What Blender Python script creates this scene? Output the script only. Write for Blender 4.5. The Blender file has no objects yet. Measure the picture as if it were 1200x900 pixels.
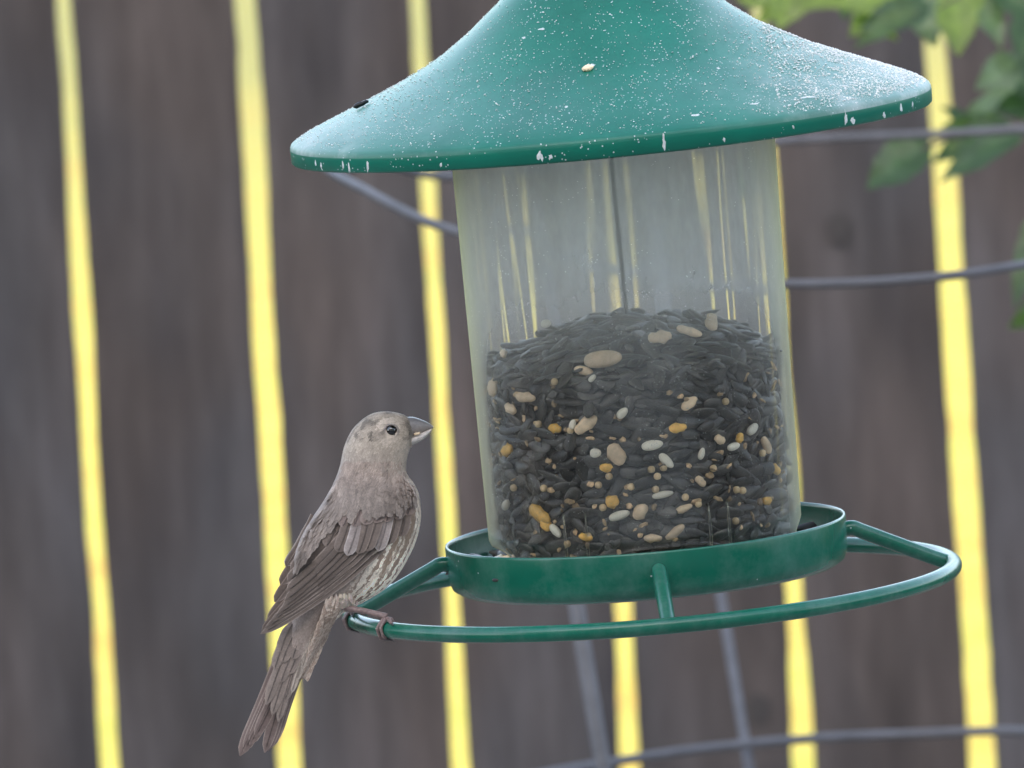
import bpy, math, random
from math import sin, cos, pi, radians, sqrt, tan, atan2
from mathutils import Vector, Matrix, noise
from mathutils.bvhtree import BVHTree

random.seed(7)
scene = bpy.context.scene
COL = scene.collection

# ------------------------------------------------------------------ camera
PITCH, ROLL = radians(6.3), radians(3.4)
K = 0.0003115                     # metres per photograph pixel at the feeder, 3 m away
CAM = Vector((0, 0, 1.85))
cam_d = bpy.data.cameras.new("camera")
cam = bpy.data.objects.new("camera", cam_d)
COL.objects.link(cam)
RM = Matrix.Rotation(pi / 2 - PITCH, 3, 'X') @ Matrix.Rotation(-ROLL, 3, 'Z')
cam.matrix_world = Matrix.Translation(CAM) @ RM.to_4x4()
cam_d.sensor_width = 36
cam_d.lens = 36 * 3.0 / (1200 * K)
cam_d.clip_start, cam_d.clip_end = 0.1, 3000
cam_d.dof.use_dof = True
cam_d.dof.focus_distance = 2.93
cam_d.dof.aperture_fstop = cam_d.lens / 9.5
scene.camera = cam
R_, U_, F_ = RM.col[0].copy(), RM.col[1].copy(), -RM.col[2]

# ------------------------------------------------------------------ sky, sun, exposure
SUN_EL, SUN_AZ = radians(25), radians(190)      # the sun stands behind the added unseen building
w = bpy.data.worlds.new("World"); scene.world = w; w.use_nodes = True
nt = w.node_tree
sky = nt.nodes.new("ShaderNodeTexSky"); sky.sky_type = 'NISHITA'; sky.sun_disc = False
sky.sun_elevation, sky.sun_rotation = SUN_EL, SUN_AZ
sky.dust_density = 3.0; sky.ozone_density = 0.6
bg = nt.nodes["Background"]; bg.inputs[1].default_value = 0.15
hs = nt.nodes.new('ShaderNodeHueSaturation'); hs.inputs['Saturation'].default_value = .74   # thin high cloud: a paler sky
nt.links.new(sky.outputs[0], hs.inputs['Color']); nt.links.new(hs.outputs[0], bg.inputs[0])
sl = bpy.data.lights.new("sun", 'SUN'); sl.energy = 2.0; sl.angle = radians(0.5); sl.color = (1, .93, .82)
so = bpy.data.objects.new("sun", sl); COL.objects.link(so)
sd = Vector((sin(SUN_AZ) * cos(SUN_EL), cos(SUN_AZ) * cos(SUN_EL), sin(SUN_EL)))
so.rotation_euler = sd.to_track_quat('Z', 'Y').to_euler()
scene.view_settings.view_transform = 'Standard'
scene.view_settings.look = 'None'
scene.view_settings.exposure = 2.42
scene.view_settings.gamma = 1
scene.render.engine = 'CYCLES'
scene.cycles.max_bounces = 20
scene.cycles.transmission_bounces = 16
scene.cycles.use_denoising = True

# ------------------------------------------------------------------ helpers
def P(px, py, d):
    """world point seen at photograph pixel (px, py) and d metres deep"""
    k = K * d / 3.0
    return CAM + F_ * d + R_ * ((px - 600) * k) - U_ * ((py - 450) * k)

def lin(r, g, b, s=1.0):
    f = lambda c: (c / 255 / 12.92) if c / 255 <= .04045 else ((c / 255 + .055) / 1.055) ** 2.4
    return (f(r) * s, f(g) * s, f(b) * s)

def mesh(name, V, F, mat=None, colors=None, smooth=True):
    m = bpy.data.meshes.new(name)
    m.from_pydata([tuple(v) for v in V], [], F)
    if smooth:
        m.polygons.foreach_set("use_smooth", [True] * len(m.polygons))
    if colors:
        ca = m.color_attributes.new("Col", 'FLOAT_COLOR', 'POINT')
        flat = []
        for c in colors: flat += [c[0], c[1], c[2], 1.0]
        ca.data.foreach_set("color", flat)
    if mat: m.materials.append(mat)
    m.update()
    return m

def obj(name, m, parent=None, label=None, cat=None, group=None, kind=None, mw=None):
    o = bpy.data.objects.new(name, m); COL.objects.link(o)
    if parent: o.parent = parent
    if mw is not None: o.matrix_basis = mw
    if label: o["label"] = label
    if cat: o["category"] = cat
    if group: o["group"] = group
    if kind: o["kind"] = kind
    return o

def frame_empty(name, origin, x, y, z, **kw):
    M = Matrix((x, y, z)).transposed().to_4x4(); M.translation = origin
    return obj(name, None, mw=M, **kw)

class MB:
    def __init__(s): s.V, s.F, s.C = [], [], []
    def add(s, V, F, c=None, M=None):
        n = len(s.V)
        s.V += [(M @ Vector(v)) if M is not None else Vector(v) for v in V]
        s.F += [tuple(i + n for i in f) for f in F]
        if c is not None: s.C += c if isinstance(c, list) else [c] * len(V)
    def box(s, x0, x1, y0, y1, z0, z1):
        s.add([(x0,y0,z0),(x1,y0,z0),(x1,y1,z0),(x0,y1,z0),(x0,y0,z1),(x1,y0,z1),(x1,y1,z1),(x0,y1,z1)],
              [(0,3,2,1),(4,5,6,7),(0,1,5,4),(1,2,6,5),(2,3,7,6),(3,0,4,7)])
    def mesh(s, name, mat, smooth=True): return mesh(name, s.V, s.F, mat, s.C or None, smooth)

def lathe(prof, n=160, a0=0.0):
    V, F = [], []
    for r, h in prof:
        for i in range(n):
            a = a0 + 2 * pi * i / n
            V.append((r * cos(a), r * sin(a), h))
    for j in range(len(prof) - 1):
        for i in range(n):
            k = (i + 1) % n
            F.append((j*n+i, j*n+k, (j+1)*n+k, (j+1)*n+i))
    return V, F

def catmull(pts, m=8, closed=False):
    pts = [Vector(p) for p in pts]; n = len(pts); out = []
    segs = n if closed else n - 1
    for i in range(segs):
        g = (lambda j: pts[j % n]) if closed else (lambda j: pts[max(0, min(n-1, j))])
        p0, p1, p2, p3 = g(i-1), g(i), g(i+1), g(i+2)
        for k in range(m):
            t = k / m
            out.append(.5 * ((2*p1) + (p2-p0)*t + (2*p0-5*p1+4*p2-p3)*t*t + (3*p1-p0-3*p2+p3)*t**3))
    if not closed: out.append(pts[-1])
    return out

def tube(path, rad, n=12, closed=False, cap=True):
    path = [Vector(p) for p in path]; N = len(path)
    if not isinstance(rad, (list, tuple)): rad = [rad] * N
    V, F = [], []
    up = None
    for i, p in enumerate(path):
        a = path[(i+1) % N] if (closed or i < N-1) else path[i]
        b = path[(i-1) % N] if (closed or i > 0) else path[i]
        t = (a - b).normalized()
        if up is None:
            up = Vector((0,0,1)) if abs(t.z) < .9 else Vector((1,0,0))
        up = (up - t * up.dot(t)).normalized()
        s = t.cross(up)
        for k in range(n):
            an = 2*pi*k/n
            V.append(p + (up*cos(an) + s*sin(an)) * rad[i])
    for i in range(N if closed else N-1):
        j = (i+1) % N
        for k in range(n):
            l = (k+1) % n
            F.append((i*n+k, i*n+l, j*n+l, j*n+k))
    if cap and not closed:
        F.append(tuple(range(n))[::-1]); F.append(tuple((N-1)*n+k for k in range(n)))
    return V, F

def px(V, s=K): return [Vector(v) * s for v in V]

# ------------------------------------------------------------------ materials
def new_mat(name):
    m = bpy.data.materials.new(name); m.use_nodes = True
    n = m.node_tree; b = n.nodes["Principled BSDF"]
    return m, n, b
def N(nt, t, **kw):
    n = nt.nodes.new(t)
    for k, v in kw.items():
        if k.startswith('i_'): n.inputs[int(k[2:]) if k[2:].isdigit() else k[2:]].default_value = v
        else: setattr(n, k, v)
    return n
def ramp(nt, stops):
    r = nt.nodes.new("ShaderNodeValToRGB"); e = r.color_ramp.elements
    while len(e) > 1: e.remove(e[-1])
    e[0].position = stops[0][0]; e[0].color = (*stops[0][1], 1)
    for p, c in stops[1:]:
        q = e.new(p); q.color = (*c, 1)
    return r
def g(v): return (v, v, v)
def coords(nt, scale=(1,1,1), kind='Object', rnd=False):
    tc = N(nt, "ShaderNodeTexCoord"); mp = N(nt, "ShaderNodeMapping")
    mp.inputs['Scale'].default_value = scale
    nt.links.new(tc.outputs[kind], mp.inputs[0])
    if rnd:
        oi = N(nt, "ShaderNodeObjectInfo"); mu = N(nt, "ShaderNodeMath", operation='MULTIPLY'); mu.inputs[1].default_value = 40
        nt.links.new(oi.outputs['Random'], mu.inputs[0]); nt.links.new(mu.outputs[0], mp.inputs['Location'])
    return mp
def mix(nt, fac, a, b, blend='MIX'):
    m = nt.nodes.new("ShaderNodeMix"); m.data_type = 'RGBA'; m.blend_type = blend
    for s, v in ((m.inputs[0], fac), (m.inputs[6], a), (m.inputs[7], b)):
        if isinstance(v, (int, float)): s.default_value = v
        elif isinstance(v, tuple): s.default_value = (*v, 1)
        else: nt.links.new(v, s)
    return m.outputs[2]
def math_(nt, op, a, b=None, clamp=False):
    m = nt.nodes.new("ShaderNodeMath"); m.operation = op; m.use_clamp = clamp
    for s, v in ((m.inputs[0], a), (m.inputs[1], b)):
        if v is None: continue
        if isinstance(v, (int, float)): s.default_value = v
        else: nt.links.new(v, s)
    return m.outputs[0]
def noise_(nt, vec, scale, detail=4, rough=.6):
    n = N(nt, "ShaderNodeTexNoise"); n.inputs['Scale'].default_value = scale
    n.inputs['Detail'].default_value = detail; n.inputs['Roughness'].default_value = rough
    nt.links.new(vec.outputs[0], n.inputs['Vector']); return n.outputs[0]
def bump(nt, b, h, strength, dist):
    n = N(nt, "ShaderNodeBump"); n.inputs['Strength'].default_value = strength; n.inputs['Distance'].default_value = dist
    nt.links.new(h, n.inputs['Height']); nt.links.new(n.outputs[0], b.inputs['Normal'])

def mat_wood():
    m, n, b = new_mat("weathered_wood")
    c1 = coords(n, (1, 1, .12), rnd=True); c2 = coords(n, (1, 1, .3), rnd=True); c3 = coords(n, (1, 1, .5), rnd=True)
    a = noise_(n, c1, 60, 5, .65); d = noise_(n, c2, 11, 4, .6); e = noise_(n, c3, 5, 2, .5)
    r1 = ramp(n, [(.3, (.052,.047,.047)), (.55, (.081,.075,.076)), (.8, (.115,.108,.110))])
    n.links.new(a, r1.inputs[0])
    r2 = ramp(n, [(.3, (.58,.58,.62)), (.5, g(1)), (.72, (1.35,1.34,1.36))]); n.links.new(d, r2.inputs[0])
    r3 = ramp(n, [(.4, (1.05,.93,.88)), (.6, (.95,.98,1.06))]); n.links.new(e, r3.inputs[0])
    oi = N(n, "ShaderNodeObjectInfo")
    r4 = ramp(n, [(0, g(.56)), (1, g(.72))]); n.links.new(oi.outputs['Random'], r4.inputs[0])
    c = mix(n, 1.0, r1.outputs[0], r2.outputs[0], 'MULTIPLY'); c = mix(n, 1.0, c, r3.outputs[0], 'MULTIPLY')
    c = mix(n, 1.0, c, r4.outputs[0], 'MULTIPLY')
    n.links.new(c, b.inputs['Base Color']); b.inputs['Roughness'].default_value = .85
    bump(n, b, a, .4, .002)
    return m
def mat_knot():
    m, n, b = new_mat("wood_knot"); b.inputs['Base Color'].default_value = (.034,.031,.031,1); b.inputs['Roughness'].default_value = .9
    return m
def mat_green(dust):
    m, n, b = new_mat("green_plastic_dust_sheen" if dust else "green_coated_metal")
    c = coords(n, (1,1,1))
    base = lin(4, 108, 88) if dust else lin(8, 97, 76)
    big = noise_(n, c, 25, 4, .6)
    rb = ramp(n, [(.35, tuple(v*.86 for v in base)), (.7, tuple(v*1.12 for v in base))]); n.links.new(big, rb.inputs[0])
    vo = N(n, "ShaderNodeTexVoronoi"); vo.inputs['Scale'].default_value = 620 if dust else 300
    n.links.new(c.outputs[0], vo.inputs['Vector'])
    sp = math_(n, 'LESS_THAN', vo.outputs['Distance'], .17 if dust else .09)
    gate = noise_(n, c, 70, 3, .6)
    gt = math_(n, 'GREATER_THAN', gate, .53 if dust else .6)
    sp = math_(n, 'MULTIPLY', sp, gt)
    film = noise_(n, c, 45, 6, .7)
    fr = ramp(n, [(.45, g(0)), (.75, g(.55 if dust else .09))]); n.links.new(film, fr.inputs[0])
    fac = fr.outputs[0]
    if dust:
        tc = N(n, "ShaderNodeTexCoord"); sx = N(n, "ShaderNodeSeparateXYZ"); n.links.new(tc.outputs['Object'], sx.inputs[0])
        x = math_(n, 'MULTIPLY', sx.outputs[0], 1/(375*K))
        xr = ramp(n, [(0, g(.95)), (.12, g(.32)), (.30, g(.03)), (.62, g(.03)), (.76, g(.4)), (.87, g(.85)), (1, g(1.2))])  # pale edges: sky sheen painted into the colour, with dust film at right
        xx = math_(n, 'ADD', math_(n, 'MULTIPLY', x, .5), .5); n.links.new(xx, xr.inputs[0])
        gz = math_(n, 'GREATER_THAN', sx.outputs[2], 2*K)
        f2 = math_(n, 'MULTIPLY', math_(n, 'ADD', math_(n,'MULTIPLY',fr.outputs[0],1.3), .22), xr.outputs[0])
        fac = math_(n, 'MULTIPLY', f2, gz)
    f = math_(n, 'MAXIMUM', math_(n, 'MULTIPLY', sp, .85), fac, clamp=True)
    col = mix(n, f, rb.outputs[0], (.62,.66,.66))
    n.links.new(col, b.inputs['Base Color'])
    rr = math_(n, 'ADD', math_(n, 'MULTIPLY', f, .4), .36 if dust else .24)
    n.links.new(rr, b.inputs['Roughness'])
    b.inputs['Specular IOR Level'].default_value = .38 if dust else .5
    bump(n, b, film, .15, .0004)
    return m
def mat_tube():
    m, n, b = new_mat("hazy_clear_plastic")
    b.inputs['Base Color'].default_value = (1,1,.99,1)
    b.inputs['Transmission Weight'].default_value = 1; b.inputs['Roughness'].default_value = .015
    b.inputs['IOR'].default_value = 1.46
    di = N(n, "ShaderNodeBsdfDiffuse"); tr = N(n, "ShaderNodeBsdfTranslucent")
    di.inputs[0].default_value = (.97,.95,.87,1); tr.inputs[0].default_value = (.98,.95,.84,1)
    ms = N(n, "ShaderNodeMixShader"); ms.inputs[0].default_value = .58
    n.links.new(di.outputs[0], ms.inputs[1]); n.links.new(tr.outputs[0], ms.inputs[2])
    tc = N(n, "ShaderNodeTexCoord"); sx = N(n, "ShaderNodeSeparateXYZ"); n.links.new(tc.outputs['Object'], sx.inputs[0])
    z = math_(n, 'MULTIPLY', sx.outputs[2], 1/(480*K))
    hr = ramp(n, [(0, g(.035)), (.2, g(.02)), (.36, g(.04)), (.48, g(.11)), (.62, g(.27)), (.78, g(.35)), (1, g(.33))]); n.links.new(z, hr.inputs[0])
    c = coords(n, (1,1,.35)); c2 = coords(n, (1,1,1))
    no = noise_(n, c, 30, 5, .7); nr = ramp(n, [(.3, g(.65)), (.7, g(1.35))]); n.links.new(no, nr.inputs[0])
    vo = N(n, "ShaderNodeTexVoronoi"); vo.inputs['Scale'].default_value = 700; n.links.new(c2.outputs[0], vo.inputs['Vector'])
    sp = math_(n, 'LESS_THAN', vo.outputs['Distance'], .13)
    gate = math_(n, 'GREATER_THAN', noise_(n, c2, 90, 3), .55)
    sp = math_(n, 'MULTIPLY', math_(n, 'MULTIPLY', sp, gate), .45)
    f = math_(n, 'ADD', math_(n, 'MULTIPLY', hr.outputs[0], nr.outputs[0]), sp, clamp=True)
    lw = N(n, 'ShaderNodeLayerWeight'); lw.inputs[0].default_value = .5
    er = ramp(n, [(.34, g(0)), (.56, g(.14)), (.75, g(.45)), (1, g(.8))]); n.links.new(lw.outputs['Facing'], er.inputs[0])
    f = math_(n, 'ADD', f, er.outputs[0], clamp=True)
    hc = mix(n, math_(n, 'MULTIPLY', er.outputs[0], 1.6, clamp=True), (.96,.95,.90), (.90,.90,.60))
    n.links.new(hc, di.inputs[0]); n.links.new(hc, tr.inputs[0])
    mm = N(n, "ShaderNodeMixShader"); n.links.new(f, mm.inputs[0]); n.links.new(b.outputs[0], mm.inputs[1]); n.links.new(ms.outputs[0], mm.inputs[2])
    n.links.new(mm.outputs[0], n.nodes["Material Output"].inputs[0])
    return m
def mat_simple(name, col, rough=.6, var=.15, scale=300, bumps=0, metal=0, rnd=0, coat=0, island=False, col2=None, attr=False):
    m, n, b = new_mat(name)
    c = coords(n, (1,1,1), rnd=bool(rnd))
    no = noise_(n, c, scale, 4, .6)
    c2 = col2 or tuple(v*(1+var) for v in col)
    r = ramp(n, [(.3, tuple(v*(1-var) for v in col)), (.7, c2)]); n.links.new(no, r.inputs[0])
    out = r.outputs[0]
    if rnd:
        oi = N(n, "ShaderNodeObjectInfo"); v = oi.outputs['Random']
        if island:
            ge = N(n, "ShaderNodeNewGeometry"); v = math_(n, 'FRACT', math_(n, 'ADD', v, ge.outputs['Random Per Island']))
        rr = ramp(n, [(0, g(1-rnd)), (1, g(1+rnd))]); n.links.new(v, rr.inputs[0])
        out = mix(n, 1.0, out, rr.outputs[0], 'MULTIPLY')
    if attr:
        at = N(n, 'ShaderNodeAttribute'); at.attribute_name = 'Col'; out = mix(n, 1.0, out, at.outputs[0], 'MULTIPLY')
    n.links.new(out, b.inputs['Base Color'])
    b.inputs['Roughness'].default_value = rough; b.inputs['Metallic'].default_value = metal
    b.inputs['Coat Weight'].default_value = coat
    if bumps: bump(n, b, no, bumps, .0005)
    return m
def mat_attr(name, rough=.75, scale=900, sheen=.2, spec=.3):
    m, n, b = new_mat(name)
    a = N(n, "ShaderNodeAttribute"); a.attribute_name = "Col"
    c = coords(n, (1,1,1)); no = noise_(n, c, scale, 4, .7)
    r = ramp(n, [(.3, (1.06,1.05,1.0)), (.7, (1.54,1.52,1.45))]); n.links.new(no, r.inputs[0])
    n.links.new(mix(n, 1.0, a.outputs[0], r.outputs[0], 'MULTIPLY'), b.inputs['Base Color'])
    b.inputs['Roughness'].default_value = rough; b.inputs['Sheen Weight'].default_value = sheen
    b.inputs['Specular IOR Level'].default_value = spec
    return m
def mat_ground():
    m, n, b = new_mat("patio_and_field")
    ca = coords(n, (1,1,1)); a = noise_(n, ca, 2.2, 7, .72); f = noise_(n, ca, 30, 4, .7)
    r = ramp(n, [(.3, (.31,.13,.03)), (.40, (.33,.23,.02)), (.52, (.36,.31,.04)), (.64, (.28,.27,.015)), (.76, (.48,.46,.14))]); n.links.new(a, r.inputs[0])
    tc = N(n, "ShaderNodeTexCoord"); s = N(n, "ShaderNodeSeparateXYZ"); n.links.new(tc.outputs['Object'], s.inputs[0])
    y = math_(n, 'MULTIPLY', s.outputs[1], .01)
    yn = math_(n, 'ADD', y, math_(n, 'MULTIPLY', math_(n, 'SUBTRACT', a, .5), .10))
    near = ramp(n, [(.062, g(0)), (.07, g(1))]); n.links.new(y, near.inputs[0])
    far = ramp(n, [(.17, g(0)), (.27, g(1))]); n.links.new(yn, far.inputs[0])
    c = mix(n, far.outputs[0], r.outputs[0], (.155,.15,.03))
    c = mix(n, near.outputs[0], (.34,.31,.28), c)
    fr = ramp(n, [(.3, g(.8)), (.7, g(1.2))]); n.links.new(f, fr.inputs[0])
    n.links.new(mix(n, 1.0, c, fr.outputs[0], 'MULTIPLY'), b.inputs['Base Color'])
    b.inputs['Roughness'].default_value = .95
    bump(n, b, f, .6, .03)
    return m
def mat_leaf():
    m, n, b = new_mat("green_leaf")
    a = N(n, "ShaderNodeAttribute"); a.attribute_name = "Col"
    c = coords(n, (1,1,1)); no = noise_(n, c, 60, 3); r = ramp(n, [(.3, g(.8)), (.7, g(1.2))]); n.links.new(no, r.inputs[0])
    col = mix(n, 1.0, a.outputs[0], r.outputs[0], 'MULTIPLY')
    n.links.new(col, b.inputs['Base Color']); b.inputs['Roughness'].default_value = .38
    t = N(n, "ShaderNodeBsdfTranslucent"); n.links.new(mix(n, 1.0, col, (1.6,2.2,.6), 'MULTIPLY'), t.inputs[0])
    ms = N(n, "ShaderNodeMixShader"); ms.inputs[0].default_value = .35
    n.links.new(b.outputs[0], ms.inputs[1]); n.links.new(t.outputs[0], ms.inputs[2])
    n.links.new(ms.outputs[0], n.nodes["Material Output"].inputs[0])
    return m

M_wood, M_knot = mat_wood(), mat_knot()
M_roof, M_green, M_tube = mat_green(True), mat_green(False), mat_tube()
M_ground, M_leaf = mat_ground(), mat_leaf()
M_wire = mat_simple("dull_grey_wire", (.09,.09,.10), .6, .2, 80)
M_steel = mat_simple("steel_rod", (.12,.12,.13), .35, .1, 80, metal=.9)
M_husk = mat_simple("brown_husk_bed", (.045,.032,.024), .85, .5, 500, .6)
M_sun = mat_simple("sunflower_shell", (.056,.053,.048), .42, .5, 260, .2, rnd=.55, island=True, attr=True)
M_saff = mat_simple("white_seed_shell", (.85,.80,.66), .4, .08, 400, rnd=.12)
M_tan = mat_simple("tan_kernel", (.84,.64,.42), .5, .2, 300, .2, rnd=.25)
M_corn = mat_simple("yellow_corn", (.88,.52,.12), .45, .25, 400, .2, rnd=.2)
M_crumb = mat_simple('tan_crumb', (.56,.39,.22), .7, .5, 500, rnd=.5, island=True)
M_millet = mat_simple("millet_grain", (.75,.56,.32), .4, .1, 400, rnd=.2)
M_grain = mat_simple("pale_dust_grain", (.88,.87,.84), .8, .15, 400)
M_feather, M_body = mat_attr("feather", .7, 1500), mat_attr("bird_skin_down", .85, 900)
M_bark = mat_simple("grey_bark", (.09,.075,.06), .9, .3, 60, .5)
M_leg = mat_simple("leg_scales", (.22,.15,.135), .5, .3, 900, .4)
M_claw = mat_simple("dark_claw", (.05,.04,.04), .3, .2, 500)
M_eye = mat_simple("black_eye", (.006,.004,.003), .04, .1, 100, coat=1)

# ------------------------------------------------------------------ ground
gm = MB(); S = 1500
ys = [-S, -30, 0, 6, 7, 12, 20, 40, 100, 400, S]; xs = [-S, -200, -40, -10, 0, 10, 40, 200, S]
for y in ys:
    for x in xs: gm.V.append(Vector((x, y, 0)))
for j in range(len(ys)-1):
    for i in range(len(xs)-1):
        a = j*len(xs)+i; gm.F.append((a, a+1, a+1+len(xs), a+len(xs)))
obj("ground", gm.mesh("ground", M_ground), kind="structure", label="sunlit yellow grass field seen through the fence gaps")

# ------------------------------------------------------------------ unseen building added behind the camera to shade the yard
M_siding = mat_simple("painted_siding", (.42,.40,.36), .7, .05, 20)
M_shingle = mat_simple("roof_shingle", (.08,.075,.07), .9, .3, 20)
M_glass = mat_simple("window_glass", (.03,.035,.04), .05, .1, 5)
M_white = mat_simple("white_frame", (.75,.75,.73), .5, .03, 20)
shading_house = obj("shading_house", None, label="pale two storey building added unseen behind the camera to shade the yard", cat="shading_house",
            mw=Matrix.Translation((0, -3, 0)))
hm = MB(); hm.box(-9, 9, -8, 0, 0, 6.3); obj("wall", hm.mesh("wall", M_siding, False), shading_house)
hm = MB()
for k in range(31): hm.box(-9.02, 9.02, .001, .018, .2 + k*.2, .385 + k*.2)
obj("siding", hm.mesh("siding", M_siding, False), shading_house)
hm = MB()
hm.add([(-9.4,.35,6.3),(9.4,.35,6.3),(9.4,-4,8.3),(-9.4,-4,8.3),(-9.4,-8.35,6.3),(9.4,-8.35,6.3),
        (-9.4,.35,6.45),(9.4,.35,6.45),(9.4,-4,8.45),(-9.4,-4,8.45),(-9.4,-8.35,6.45),(9.4,-8.35,6.45)],
       [(0,1,7,6),(6,7,8,9),(9,8,11,10),(4,10,11,5),(0,3,2,1),(3,4,5,2),(0,6,9,3),(3,9,10,4),(1,2,8,7),(2,5,11,8)])
obj("roof", hm.mesh("roof", M_shingle, False), shading_house)
for (x, z) in ((-6,1.2),(-2.4,1.2),(3,1.2),(6.2,1.2),(-6,4),(-2.4,4),(2.4,4),(6,4)):
    fm = MB()
    for bx in ((x-.6,x+.6,.02,.07,z-.06,z),(x-.6,x+.6,.02,.07,z+1.4,z+1.46),(x-.66,x-.6,.02,.07,z-.06,z+1.46),(x+.6,x+.66,.02,.07,z-.06,z+1.46)): fm.box(*bx)
    wo = obj("window", fm.mesh("window", M_white, False), shading_house)
    pm = MB(); pm.box(x-.6, x+.6, .02, .04, z, z+1.4); obj("pane", pm.mesh("pane", M_glass, False), wo)

# ------------------------------------------------------------------ fence
YF = 6.4
def on_fence(pxx, pyy):
    d0 = (P(pxx, pyy, 3.0) - CAM); return CAM + d0 * (YF / d0.y)
# edges of the gaps between boards: (left at top, right at top, left at bottom, right at bottom), rows 0 and 900
gaps = [(-365,-338,-308,-280), (-155,-126,-98,-68), (59,88,112,144), (269,303,321,357), (475,503,527,555), (690,714,722,753),
        (876,902,926,960), (1076,1112,1132,1174), (1284,1312,1340,1372), (1490,1520,1548,1580)]
gaps = [(a+5.2, b-4.6, c+5.2, d-4.6) for a, b, c, d in gaps]
bt, bb = gaps[0], gaps[-1]
for q in range(1, 34):
    gaps.insert(0, tuple(v - 209*q + random.uniform(-6, 6) for v in bt)); gaps.append(tuple(v + 209*q + random.uniform(-6, 6) for v in bb))
gaps = [(a, max(b, a+15), c, max(d, c+16)) for a, b, c, d in gaps]
fence = obj("wooden_fence", None, label="weathered grey-brown board fence with bright gaps between the boards", cat="fence",
            mw=Matrix.Translation((0, YF, 0)))
def edge_line(xt, xb):
    a, b = on_fence(xt, 0), on_fence(xb, 900)
    s = (b.x - a.x) / (b.z - a.z)
    return lambda z: a.x + (z - a.z) * s
for i in range(len(gaps) - 1):
    L = edge_line(gaps[i][1], gaps[i][3]); Rr = edge_line(gaps[i+1][0], gaps[i+1][2])
    out = L(1.1) < -1.3 or Rr(1.1) > 1.6; nz, nx = (8, 2) if out else (90, 6); z0, z1 = .04, 1.82 + random.uniform(-.01, .01)
    yo = random.uniform(-.004, .004); V, F = [], []
    for side in (0, 1):
        for j in range(nz+1):
            z = z0 + (z1-z0)*j/nz
            l = L(z) + .003*noise.noise((z*9, i*5.1, 0)) + .001*noise.noise((z*40, i*5.1, 3)); r = Rr(z) + .0022*noise.noise((z*9, i*5.1, 9)) + .001*noise.noise((z*40, i*5.1, 5))
            for k in range(nx+1):
                u = k/nx; cup = .003*(1-(2*u-1)**2)*(1 if i % 2 else -1)
                V.append((l + (r-l)*u, yo + cup + (0 if side == 0 else .018), z))
    n1 = (nz+1)*(nx+1)
    for j in range(nz):
        for k in range(nx):
            a = j*(nx+1)+k; F.append((a, a+1, a+nx+2, a+nx+1)); F.append((n1+a, n1+a+nx+1, n1+a+nx+2, n1+a+1))
        a = j*(nx+1); F.append((a, a+nx+1, n1+a+nx+1, n1+a)); a += nx; F.append((a, n1+a, n1+a+nx+1, a+nx+1))
    for k in range(nx):
        F.append((k, n1+k, n1+k+1, k+1)); a = nz*(nx+1)+k; F.append((a, a+1, n1+a+1, n1+a))
    bo = obj("board", mesh("board", V, F, M_wood, smooth=False), fence)
    for (kx, ky) in {38: [(983, 268), (890, 832)]}.get(i, []):
        q = on_fence(kx, ky); kv, kf = [], []
        for rr_, hh in ((1, 0), (.75, .0003), (.4, .0002), (0.02, .0001)):
            for a in range(14): kv.append((q.x + rr_*.009*cos(a*pi/7)*(1+.2*sin(a*2.3)), yo - .0035 - hh, q.z + rr_*.013*sin(a*pi/7)))
        for a_ in range(3):
            for b_ in range(14): kf.append((a_*14+b_, a_*14+(b_+1) % 14, (a_+1)*14+(b_+1) % 14, (a_+1)*14+b_))
        obj("knot", mesh("knot", kv, kf, M_knot), bo)
for z in (.28, 1.62):
    fm = MB(); fm.box(-5.2, 5.4, .028, .066, z, z+.09); obj("rail", fm.mesh("rail", M_wood, False), fence)
for x in (-5.1, -3.5, -1.1, 1.35, 3.6, 5.2):
    fm = MB(); fm.box(x, x+.09, .068, .158, 0, 1.75); obj("post", fm.mesh("post", M_wood, False), fence)

# side fences added out of view to block bright reflections in the tube
bm = MB(); bm.box(-.012, .012, -.072, .072, .04, 1.8); side_board = bm.mesh("board", M_wood, False)
for xs, lb in ((-5.3, "left side board fence added out of view to block bright reflections"), (5.5, "right side board fence added out of view to block bright reflections")):
    sf = obj("added_side_fence", None, label=lb, cat="fence", group="added side fences blocking bright reflections", mw=Matrix.Translation((xs, -2.9, 0)))
    for k in range(60): obj("board", side_board, sf, mw=Matrix.Translation((0, .08+k*.155, random.uniform(-.01, .01))))
    for z in (.28, 1.62):
        bm = MB(); bm.box(.014 if xs < 0 else -.05, .05 if xs < 0 else -.014, 0, 9.25, z, z+.09); obj("rail", bm.mesh("rail", M_wood, False), sf)

# ------------------------------------------------------------------ wire plant cage
cage = obj("wire_plant_cage", None, label="dull grey wire plant cage of hoops and legs behind the feeder", cat="plant cage",
           mw=Matrix.Translation((P(970, 250, 4.5).x, P(970, 250, 4.5).y, 0)))
off = cage.matrix_basis.translation
def wire(name, pts, r, closed=False):
    V, F = tube([p - off for p in catmull([P(*q) for q in pts], 14, closed)], r, 10, closed)
    return obj(name, mesh(name, V, F, M_wire), cage)
wire("hoop", [(368,168,4.52),(384,198,4.44),(430,224,4.36),(485,253,4.31),(540,273,4.28),(650,303,4.24),(790,326,4.2),(920,333,4.2),
              (1060,328,4.2),(1190,312,4.22),(1400,270,4.35),(1500,220,4.5),(1400,165,4.7),(1250,152,4.78),(1083,158,4.8),(912,166,4.82),
              (700,188,4.78),(530,207,4.7),(430,185,4.6)], .0025, True)
wire("hoop", [(540,935,4.5),(600,915,4.54),(700,896,4.6),(820,878,4.65),(960,865,4.7),(1080,860,4.72),(1200,857,4.7),(1350,870,4.6),(1420,910,4.5),
              (1300,975,4.32),(1000,1010,4.25),(700,985,4.32)], .0027, True)
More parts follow.
